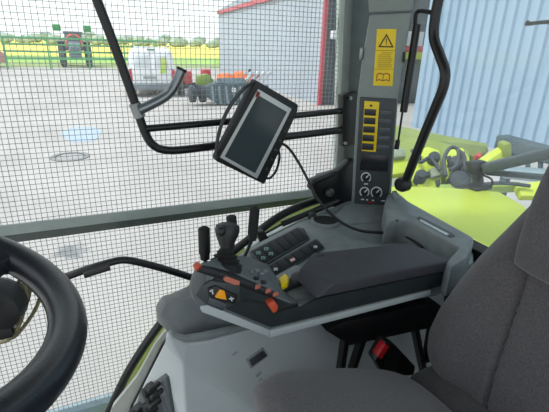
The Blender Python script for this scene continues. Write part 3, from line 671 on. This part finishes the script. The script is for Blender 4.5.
# socket plate at the bottom left
sp2 = slab('socket_plate', skp, [(136, 404), (140, 391), (163, 375), (166, 378), (174, 425), (128, 430)], .012, shroud, t, .017, .003)
MB().lathe(on(skp, 161, 382, .017), skp[1], [(.006, 0), (.006, .004), (.002, .005)], 10).build('bolt', steel, sp2)
for x, y in ((154, 387), (157, 394), (142, 407), (155, 404), (150, 415)):
    k = MB().lathe(on(skp, x, y, .016), skp[1], [(.017, 0), (.017, .012), (.013, .022), (.013, .03), (.006, .031)], 14).build('socket', blackp, sp2)
    m = MB(); q = on(skp, x, y, .04); m.box(q, (.035, .01, .012), RZ(30)); m.build('cap', blackp, k, .003)

# ================================================================== ARMREST
ay = .62; pl = PY(ay)
t = thing('armrest', 'grey armrest with control pod, joystick and black padded top', 'armrest', P(350, 310, Y=.68))
def ext(pts, y0, y1): return [[P(x, y, Y=ay)+V((0, y0-ay, 0)) for x, y in pts], [P(x, y, Y=ay)+V((0, y1-ay, 0)) for x, y in pts]]
# console body of the armrest
pod = [(191, 284), (196, 272), (206, 270), (224, 275), (276, 296), (300, 306), (316, 299), (452, 271), (452, 277), (431, 294), (270, 334), (202, 307), (194, 298)]
podf = [(193, 280), (200, 263), (207, 261), (226, 255), (267, 263), (286, 290), (316, 285), (452, 258), (452, 264), (431, 282), (270, 318), (206, 300), (196, 290)]
MB().loft([[P(x, y, Y=ay) for x, y in pod], [P(x, y, Y=.71) for x, y in podf]]).build('body', podm, t, .004, seg=2)
# near face panel, darker
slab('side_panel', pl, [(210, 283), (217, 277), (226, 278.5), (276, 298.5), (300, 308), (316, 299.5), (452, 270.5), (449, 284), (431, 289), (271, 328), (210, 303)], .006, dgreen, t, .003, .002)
slab('lower_strip', pl, [(270, 331), (431, 290.5), (431, 295.5), (270, 338)], .012, lgrey, t, .005, .002)
slab('lower_strip', pl, [(200, 306), (209, 305), (270, 330.5), (270, 337.5), (202, 312.5)], .012, lgrey, t, .005, .002)
slab('front_corner', pl, [(190, 288), (193, 278), (196, 272), (204, 271), (206, 282), (202, 288), (207, 304), (201, 309), (194, 301)], .012, podm, t, .004, .003)
# pad
A, B_, Cc, D = P(334, 283, Y=.61), P(447, 262, Y=.61), P(452, 270, Y=.61), P(316, 299, Y=.61)
zt = A.z
far = [V((A.x, 0, 0))]*0
pz = P3(A, B_, on(PZ(zt-.004), 400, 245))
T1, T2, T3, T4 = on(pz, 300, 268), on(pz, 313, 252.5), on(pz, 409, 242), on(pz, 449, 259)
T0 = A; T5 = B_
topr = [T0, T5, T4, T3, T2, T1]
h = V((0, 0, -.034))
D1 = T1+V((-.008, .0, -.03))
botr = [D, Cc, T4+h, T3+h, T2+h+V((-.01, 0, 0)), D1]
MB().loft([topr, botr]).build('pad', padm, t, .005, seg=3)
slab('pad_emblem', pz, [(317, 255.5), (324, 254), (325, 255), (318, 256.8)], .001, blackp, t, .0005)
# top surfaces of the pod
tp = P3(P(206, 270, Y=ay), P(276, 296, Y=ay), P(240, 257, Y=.71))
slab('top_panel', tp, [(202, 264), (222, 254), (250, 256), (267, 264), (282, 290), (279, 293), (230, 272)], .01, podm, t, .004, .003)
slab('top_edge_strip', tp, [(200, 268), (206, 265), (230, 271), (280, 293), (277, 296), (222, 275)], .01, blackp, t, .004, .002)
# orange tab, label
slab('release_tab', pl, [(194, 268), (199.5, 264.5), (202.5, 267), (202, 271.5), (196.5, 273.5)], .015, orange, t, .0, .003)
slab('label', pl, [(223, 278.5), (226, 276.5), (240, 281.5), (239, 286.5), (225, 281.5)], .002, redlab, t, .005)
# recess with yellow triangle rocker
slab('pod_recess', pl, [(196, 296), (202, 286), (211, 281), (240, 285), (240, 301), (222, 311), (207, 305)], .003, dgrey, t, .005, .001)
rk = slab('rocker_panel', pl, [(208, 289), (216, 286), (238, 296), (236, 305), (228, 303), (209, 296)], .006, blackp, t, .009, .002)
slab('rocker_switch', pl, [(220, 290), (225, 291.5), (227, 300.5), (215, 298)], .006, amber, rk, .013, .002)
m = MB()
for q in ([(209.5, 291), (213, 289.5), (213.5, 290.3), (210, 292)], [(211.5, 290.5), (212.5, 290), (213.5, 294), (212.5, 294.5)], [(229, 298.5), (234, 298), (234, 299), (229, 299.5)], [(230.5, 297), (231.5, 296.7), (232.5, 301), (231.5, 301.3)]): slabs(m, pl, q, .001, .0098)
m.build('symbol', white, rk)
slab('rocker_lower', pl, [(209, 297), (227, 304), (226, 310), (208, 304)], .004, shroud, t, .009, .002)
# orange slider with slot
slab('slider_slot', pl, [(274, 308), (298, 303), (299, 306.5), (276, 313)], .004, blackp, t, .005, .001)
slab('slider_knob', pl, [(268, 304), (275, 301.5), (278.5, 306), (278, 311), (274, 314), (270, 309)], .018, orange, t, .018, .003)
slab('pen_slot', pl, [(243, 300.5), (252, 299.5), (264, 303), (262, 304.5), (252, 302), (244, 302.5)], .002, blackp, t, .004)
# small pod buttons
for x, y, m_ in ((257, 277, bk), (264.5, 281, bk), (258.5, 285.5, redlab), (269, 289.5, redlab), (276.5, 293, redlab), (252, 271, mgrey), (257, 270, mgrey), (262, 273, mgrey), (266, 270.5, mgrey)):
    slab('button', tp, [(x-2.6, y-1.4), (x+1.6, y-1.6), (x+3, y+1), (x-1, y+1.4)], .008, m_, t, .009, .0015)
# link block with yellow switch
bp_ = PZ(1.70)
slab('link_block', bp_, [(274, 276), (296, 264), (312, 272), (318, 298), (300, 306), (286, 296)], .05, mgrey, t, 0, .004)
sb_ = slab('switch_base', bp_, [(281, 281), (302, 272), (305, 281), (284, 290)], .01, blackp, t, .008, .002)
slab('yellow_switch', bp_, [(279, 278), (285, 272.5), (289, 277), (288, 281.5), (281, 285)], .018, yelsw, sb_, .022, .003)
slab('black_switch', bp_, [(291, 273), (298, 270), (303, 274), (300, 280), (292, 281)], .018, bk, sb_, .022, .004)
# joystick
jb = on(tp, 228, 272-3, .005); jt = P(229, 222, Y=.74)
ax = V((.06, .12, 1)).normalized()
j = thing if False else None
jb = P(225, 263, Y=.672)
ax = (P(228, 222, Y=.70)-jb)
L = ax.length; axn = ax.normalized()
boot = MB().lathe(jb, axn, [(.034, -.03), (.033, -.002), (.026, .002), (.0285, .006), (.021, .010), (.0235, .014), (.016, .018), (.018, .021), (.012, .026), (.010, .04)], 24).build('joystick', rubber, t)
MB().lathe(jb, axn, [(.010, .02), (.0115, L*.38), (.0165, L*.52), (.0215, L*.66), (.0240, L*.80), (.0225, L*.92), (.012, L*.99), (.001, L*1.005)], 24).build('handle', blackp, boot)
m = MB(); m.blob(P(221, 231, Y=.68), .010, 2, .05); m.build('thumb_button', blackp, boot)
# three paddle levers
for x0, y0, x1, y1, w, Y, xb, yb in ((204, 226, 205, 259, 5.2, .74, 206, 266), (231, 215, 233, 232, 5.2, .80, 233, 250), (255, 206, 252, 240, 5.0, .80, 244, 258)):
    a, c = P(x0, y0, Y=Y), P(x1, y1, Y=Y-.01)
    lv = MB().tube([a.lerp(c, k) for k in (0, .12, .3, .55, .8, 1)], lambda k: .0115*min(1, .35+k*5)*(1 if k < .85 else .85), 14, 3).build('lever', rubber, t)
    MB().tube([c, P(xb, yb, Y=Y-.03)], .004, 8, 1).build('shaft', black, lv)
# bracket beneath
MB().loft([[P(x, y, Y=.66) for x, y in [(326, 331), (345, 322), (425, 304), (442, 306), (442, 326), (350, 346)]], [P(x, y, Y=.66)+V((0, .07, 0)) for x, y in [(326, 331), (345, 322), (425, 304), (442, 306), (442, 326), (350, 346)]]]).build('support_bracket', black, t, .004)
for a, c in (((345, 338), (340, 372)), ((362, 338), (350, 375)), ((414, 325), (424, 375)), ((433, 318), (426, 360))):
    m = MB(); bar(m, P(*a, Y=.67), P(*c, Y=.67), .02, .014); m.build('strut', black, t)

# ================================================================== SEAT
t = thing('operator_seat', 'dark grey fabric operator seat at the right with bolstered backrest', 'seat', (.45, .27, .76))
def smoothstep(a, b, x):
    x = max(0, min(1, (x-a)/(b-a))); return x*x*(3-2*x)
yc = .26
def backgrid(name, m, z0, z1, hw, xf, thick, bol, seam, NZ=60, NY=150):
    rf, rb = [], []
    for i in range(NZ+1):
        k = i/NZ; z = z0+(z1-z0)*k
        fr, bk_ = [], []
        for j in range(NY+1):
            s = -1+2*j/NY
            e = math.sin(s*math.pi/2)
            y = yc+e*hw(k)
            edge = 1-abs(e)**6
            end = (1-abs(2*k-1)**8)
            rnd = (max(edge, 0)**.5)*(max(end, 0)**.5)
            f = xf(k)+thick*.5-thick*.5*rnd-bol(e, k)*rnd
            f += .014*math.exp(-((abs(e)*hw(k)-(seam if seam > 1 else seam+.085*k))/.005)**2)*rnd
            fr.append(V((f, y, z))); bk_.append(V((xf(k)+thick*.5+thick*.5*rnd, y, z)))
        rf.append(fr); rb.append(bk_)
    mb = MB(); n = NY+1
    vs = [v for r in rf for v in r]+[v for r in rb for v in r]; o = (NZ+1)*n; fs = []
    for i in range(NZ):
        for j in range(NY):
            a = i*n+j; fs.append((a, a+1, a+n+1, a+n)); fs.append((o+a, o+a+n, o+a+n+1, o+a+1))
    for i in range(NZ):
        for j in (0, NY): a = i*n+j; fs.append((a, a+n, o+a+n, o+a))
    for j in range(NY):
        for i in (0, NZ): a = i*n+j; fs.append((a, a+1, o+a+1, o+a))
    mb.add(vs, fs)
    return mb.build(name, m, t, angle=80)
def hwf(k):
    z = 1.515+k*.605
    pts = [(1.44, .235), (1.52, .285), (1.56, .308), (1.60, .318), (1.65, .316), (1.72, .302), (1.79, .282), (1.86, .256), (1.94, .228), (2.12, .20)]
    for (a, wa), (b, wb) in zip(pts, pts[1:]):
        if z <= b: return wa+(wb-wa)*smoothstep(0, 1, (z-a)/(b-a)) if False else wa+(wb-wa)*(z-a)/(b-a)
    return pts[-1][1]
xfun = lambda k: .622+.205*k
backgrid('backrest', fabric, 1.515, 2.12, hwf, xfun, .13, lambda e, k: .035*smoothstep(.5, .85, abs(e))*(1-smoothstep(.45, .8, k)), .120)
backgrid('head_cushion', fabric, 1.82, 2.16, lambda k: .185+.02*math.sin(k*3.1), lambda k: .622+.205*(.52+k*.545)-.055, .09, lambda e, k: 0, 9)
# cushion: rounded pad
def cushion(name, m, x0, x1, y0, y1, zf, th, n=40):
    vs = []; fs = []
    for i in range(n+1):
        for j in range(n+1):
            u, v = -1+2*i/n, -1+2*j/n
            u2, v2 = math.sin(u*math.pi/2), math.sin(v*math.pi/2)
            # superellipse mapping
            x = (x0+x1)/2+(x1-x0)/2*u2*(1-.10*abs(v2)**4); y = (y0+y1)/2+(y1-y0)/2*v2*(1-.10*abs(u2)**4)
            r = max(0, (1-abs(u2)**5))**.5*max(0, (1-abs(v2)**5))**.5
            vs.append(V((x, y, zf(x, y)-th*.5+th*.5*r)))
    n2 = n+1; o = len(vs)
    vs += [V((v.x, v.y, zf(v.x, v.y)-th)) for v in vs[:]]
    for i in range(n):
        for j in range(n):
            a = i*n2+j; fs.append((a, a+n2, a+n2+1, a+1)); fs.append((o+a, o+a+1, o+a+n2+1, o+a+n2))
    for i in range(n):
        for j in (0, n): a = i*n2+j; fs.append((a, a+n2, o+a+n2, o+a))
    for j in range(n):
        for i in (0, n): a = i*n2+j; fs.append((a, a+1, o+a+1, o+a))
    return MB().add(vs, fs).build(name, m, t, angle=80)
cushion('seat_cushion', fabric, .20, .615, .0, .565, lambda x, y: 1.663-.14*(x-.3)/.4, .15)
cushion('rear_cushion', fabricd, .55, .88, -.02, .55, lambda x, y: 1.548, .12, 30)
MB().box((.48, .27, 1.36), (.46, .46, .10)).build('seat_pan', blackp, t, .01)
MB().lathe((.46, .27, .76), (0, 0, 1), [(.2, 0), (.2, .06), (.12, .1), (.12, .5), (.19, .55), (.19, .56)], 20).build('pedestal', blackp, t)
bpl = PY(.60)
bk0 = slab('belt_buckle', bpl, [(375, 361), (386, 341), (396, 346), (416, 367), (414, 376), (384, 376)], .03, black, t, 0, .004)
slab('release_button', bpl, [(377.5, 356.5), (385.5, 344), (389.5, 347), (381.5, 360)], .02, redm, bk0, .003, .002)

# ================================================================== MONITOR AND CABLE
mp_ = P3(P(253, 79, Y=1.06), P(293.5, 106, Y=1.10), P(213.7, 158, Y=1.08))
t = thing('monitor', 'black monitor with silver bezel and sun hood, tilted on the guard rail', 'monitor', P(240, 150, Y=1.15))
slab('housing', mp_, [(254, 78.5), (296, 103), (295, 110), (262, 183), (213, 159), (214, 155), (252.5, 80)], .026, blackp, t, 0, .004)
slab('bezel', mp_, [(255.5, 87), (289, 107), (254.5, 177), (217.5, 155.5)], .004, silver, t, .002, .001)
slab('screen', mp_, [(255.3, 93), (284.3, 110), (252.5, 171.5), (222, 154.5)], .003, screenm, t, .003, .0005)
slab('emblem', mp_, [(254.5, 89), (257.5, 90.5), (255.5, 96), (252.5, 94.5)], .001, mat('emblem_red', '#7a2a2e', .5), t, .0035)
for k in range(6):
    a = lerp2((288.5, 117), (261.5, 174), (k+.3)/6); slab('button', mp_, [(a[0]-1, a[1]-1.6), (a[0]+1.3, a[1]-.6), (a[0]+.4, a[1]+1.6), (a[0]-1.9, a[1]+.6)], .003, dgrey, t, .002, .0006)
hood = []
for x, y, o in ((252, 80, .0), (242, 87, .0), (231, 100, .0), (221.5, 117, .0), (215.5, 137, .0), (213.5, 155, .0)):
    hood.append(on(mp_, x, y, 0)+mp_[1]*(o*.2-.004))
rings = [[p-mp_[1]*.010, p+mp_[1]*.002, p+mp_[1]*.002+rt*.004, p-mp_[1]*.010+rt*.004] for p in catmull(hood, 5)]
MB().loft(rings).build('sun_hood', blackp, t)
q = on(mp_, 252, 135, -.03); MB().tube([q, P(254, 132, Y=1.2), P(256, 140, Y=1.245)], .014, 10, 3).build('mount_arm', blackp, t)
q = P(256, 141, Y=1.25); MB().tube([q-V((.025, 0, 0)), q+V((.025, 0, 0))], .019, 14, 1).build('mount_clamp', blackp, t)
sh_ = P(257.3, 132, d=1.17)-P(254.5, 130, d=1.17); t.location += sh_
cab_m = mat('cable_black', '#0d0e0f', .5)
pts = [P(276, 146, Y=1.12), P(283, 144, Y=1.13), P(291, 151, Y=1.13), P(300, 165, Y=1.12), P(309, 182, Y=1.1), P(318, 199, Y=1.07), P(330, 213, Y=1.03)]
pts += [on(dp, x, y, .022) for x, y in [(344, 224), (362, 231), (385, 233), (402, 235), (414, 241), (422, 248)]]
tag(MB().tube(pts, .0045, 8).build('cable', cab_m), 'thin black cable from the monitor down across the console to the tray', 'cable')
tag(MB().tube([p_+sh_ for p_ in (on(mp_, 262, 176, -.02), on(mp_, 268, 176, -.035), on(mp_, 274, 168, -.035), on(mp_, 277, 156, -.03), on(mp_, 276, 148, -.022))], .004, 8).build('cable', cab_m), 'short looped black cable under the lower right edge of the monitor', 'cable')

# ================================================================== STEERING WHEEL
wc = V((-.198, .374, 2.002)); th_ = math.radians(70.5); R_ = .17; wn = V((math.cos(th_), 0, math.sin(th_)))
e1 = V((0, 1, 0)); e2 = wn.cross(e1)
t = thing('steering_wheel', 'black thick-rimmed steering wheel at the lower left', 'steering wheel', wc-wn*.25)
MB().tube([wc+(e1*math.cos(a)+e2*math.sin(a))*R_ for a in [2*math.pi*k/72 for k in range(72)]], .0172, 20, 1, True).build('rim', wheelm, t)
hc = wc-wn*.035
A0_ = 328
MB().lathe(hc, wn, [(.03, -.05), (.06, -.03), (.068, .0), (.062, .02), (.03, .03), (.001, .031)], 28).build('hub', blackp, t)
for a in (A0_, A0_+120, A0_+240):
    a = math.radians(a); d = e1*math.cos(a)+e2*math.sin(a); s_ = wn.cross(d)
    rings = [[hc+d*r+s_*w+wn*(zz+h_) , hc+d*r-s_*w+wn*(zz+h_), hc+d*r-s_*w+wn*(zz-h_), hc+d*r+s_*w+wn*(zz-h_)] for r, w, zz, h_ in ((.04, .03, .0, .012), (.09, .026, .01, .010), (.150, .034, .033, .012), (.168, .045, .035, .014))]
    MB().loft(rings).build('spoke', wheelm, t, .004)
MB().tube([hc-wn*.04, hc-wn*1.30], .045, 16, 1).build('column', blackp, t)
q = P(-2, 298, d=.6)
MB().tube([hc-wn*.08, (hc-wn*.08).lerp(q, .7), q], .016, 12, 3).build('stalk', blackp, t)
MB().lathe(q-V((0, .02, 0)), V((.3, .9, .1)), [(.02, -.02), (.036, -.012), (.038, .012), (.030, .026), (.012, .03)], 20).build('stalk_knob', blackp, t)
MB().box(P(2, 326, d=.6), (.03, .03, .03)).build('stalk_switch', blackp, t, .005)
# loose cord hanging at the column
def pd(x, y, d): return P(x, y, d=d)
m = MB()
m.tube([pd(17, 284, .62), pd(22, 279, .6), pd(26, 290, .6), pd(24, 310, .6), pd(18, 328, .6), pd(8, 340, .62), pd(-6, 344, .63)], .0028, 7)
m.tube([pd(20, 284, .62), pd(30, 288, .62), pd(40, 292, .62), pd(36, 308, .62), pd(25, 325, .62), pd(12, 338, .63), pd(-6, 338, .64)], .0028, 7)
m.tube([pd(30, 288, .63), pd(28, 300, .63), pd(20, 318, .63), pd(8, 332, .64), pd(-6, 334, .64)], .0028, 7)
tag(m.build('cord', rope), 'thin tan braided cord hanging in loops behind the steering wheel', 'cord')

# ================================================================== LIGHT
w = bpy.data.worlds.new('world'); S.world = w; w.use_nodes = True; nt = w.node_tree; bg = nt.nodes['Background']
tc = nt.nodes.new('ShaderNodeTexCoord'); sx = nt.nodes.new('ShaderNodeSeparateXYZ'); nt.links.new(tc.outputs['Generated'], sx.inputs[0])
rp = nt.nodes.new('ShaderNodeValToRGB'); nt.links.new(sx.outputs['Z'], rp.inputs['Fac'])
rp.color_ramp.elements[0].position = 0; rp.color_ramp.elements[0].color = (.90, .955, .955, 1)
rp.color_ramp.elements[1].position = .6; rp.color_ramp.elements[1].color = (.76, .85, .94, 1)
nt.links.new(rp.outputs['Color'], bg.inputs['Color']); bg.inputs['Strength'].default_value = 1.0
sl = bpy.data.lights.new('sun', 'SUN'); sl.energy = 1.9; sl.angle = math.radians(10); sl.color = (1, .97, .93)
so = bpy.data.objects.new('sun', sl); COL.objects.link(so)
so.rotation_euler = (V((.62, -.10, -.78))).to_track_quat('-Z', 'Y').to_euler()
S.view_settings.view_transform = 'Standard'; S.view_settings.look = 'None'; S.view_settings.gamma = 1; S.view_settings.exposure = .62
S.view_settings.use_curve_mapping = False
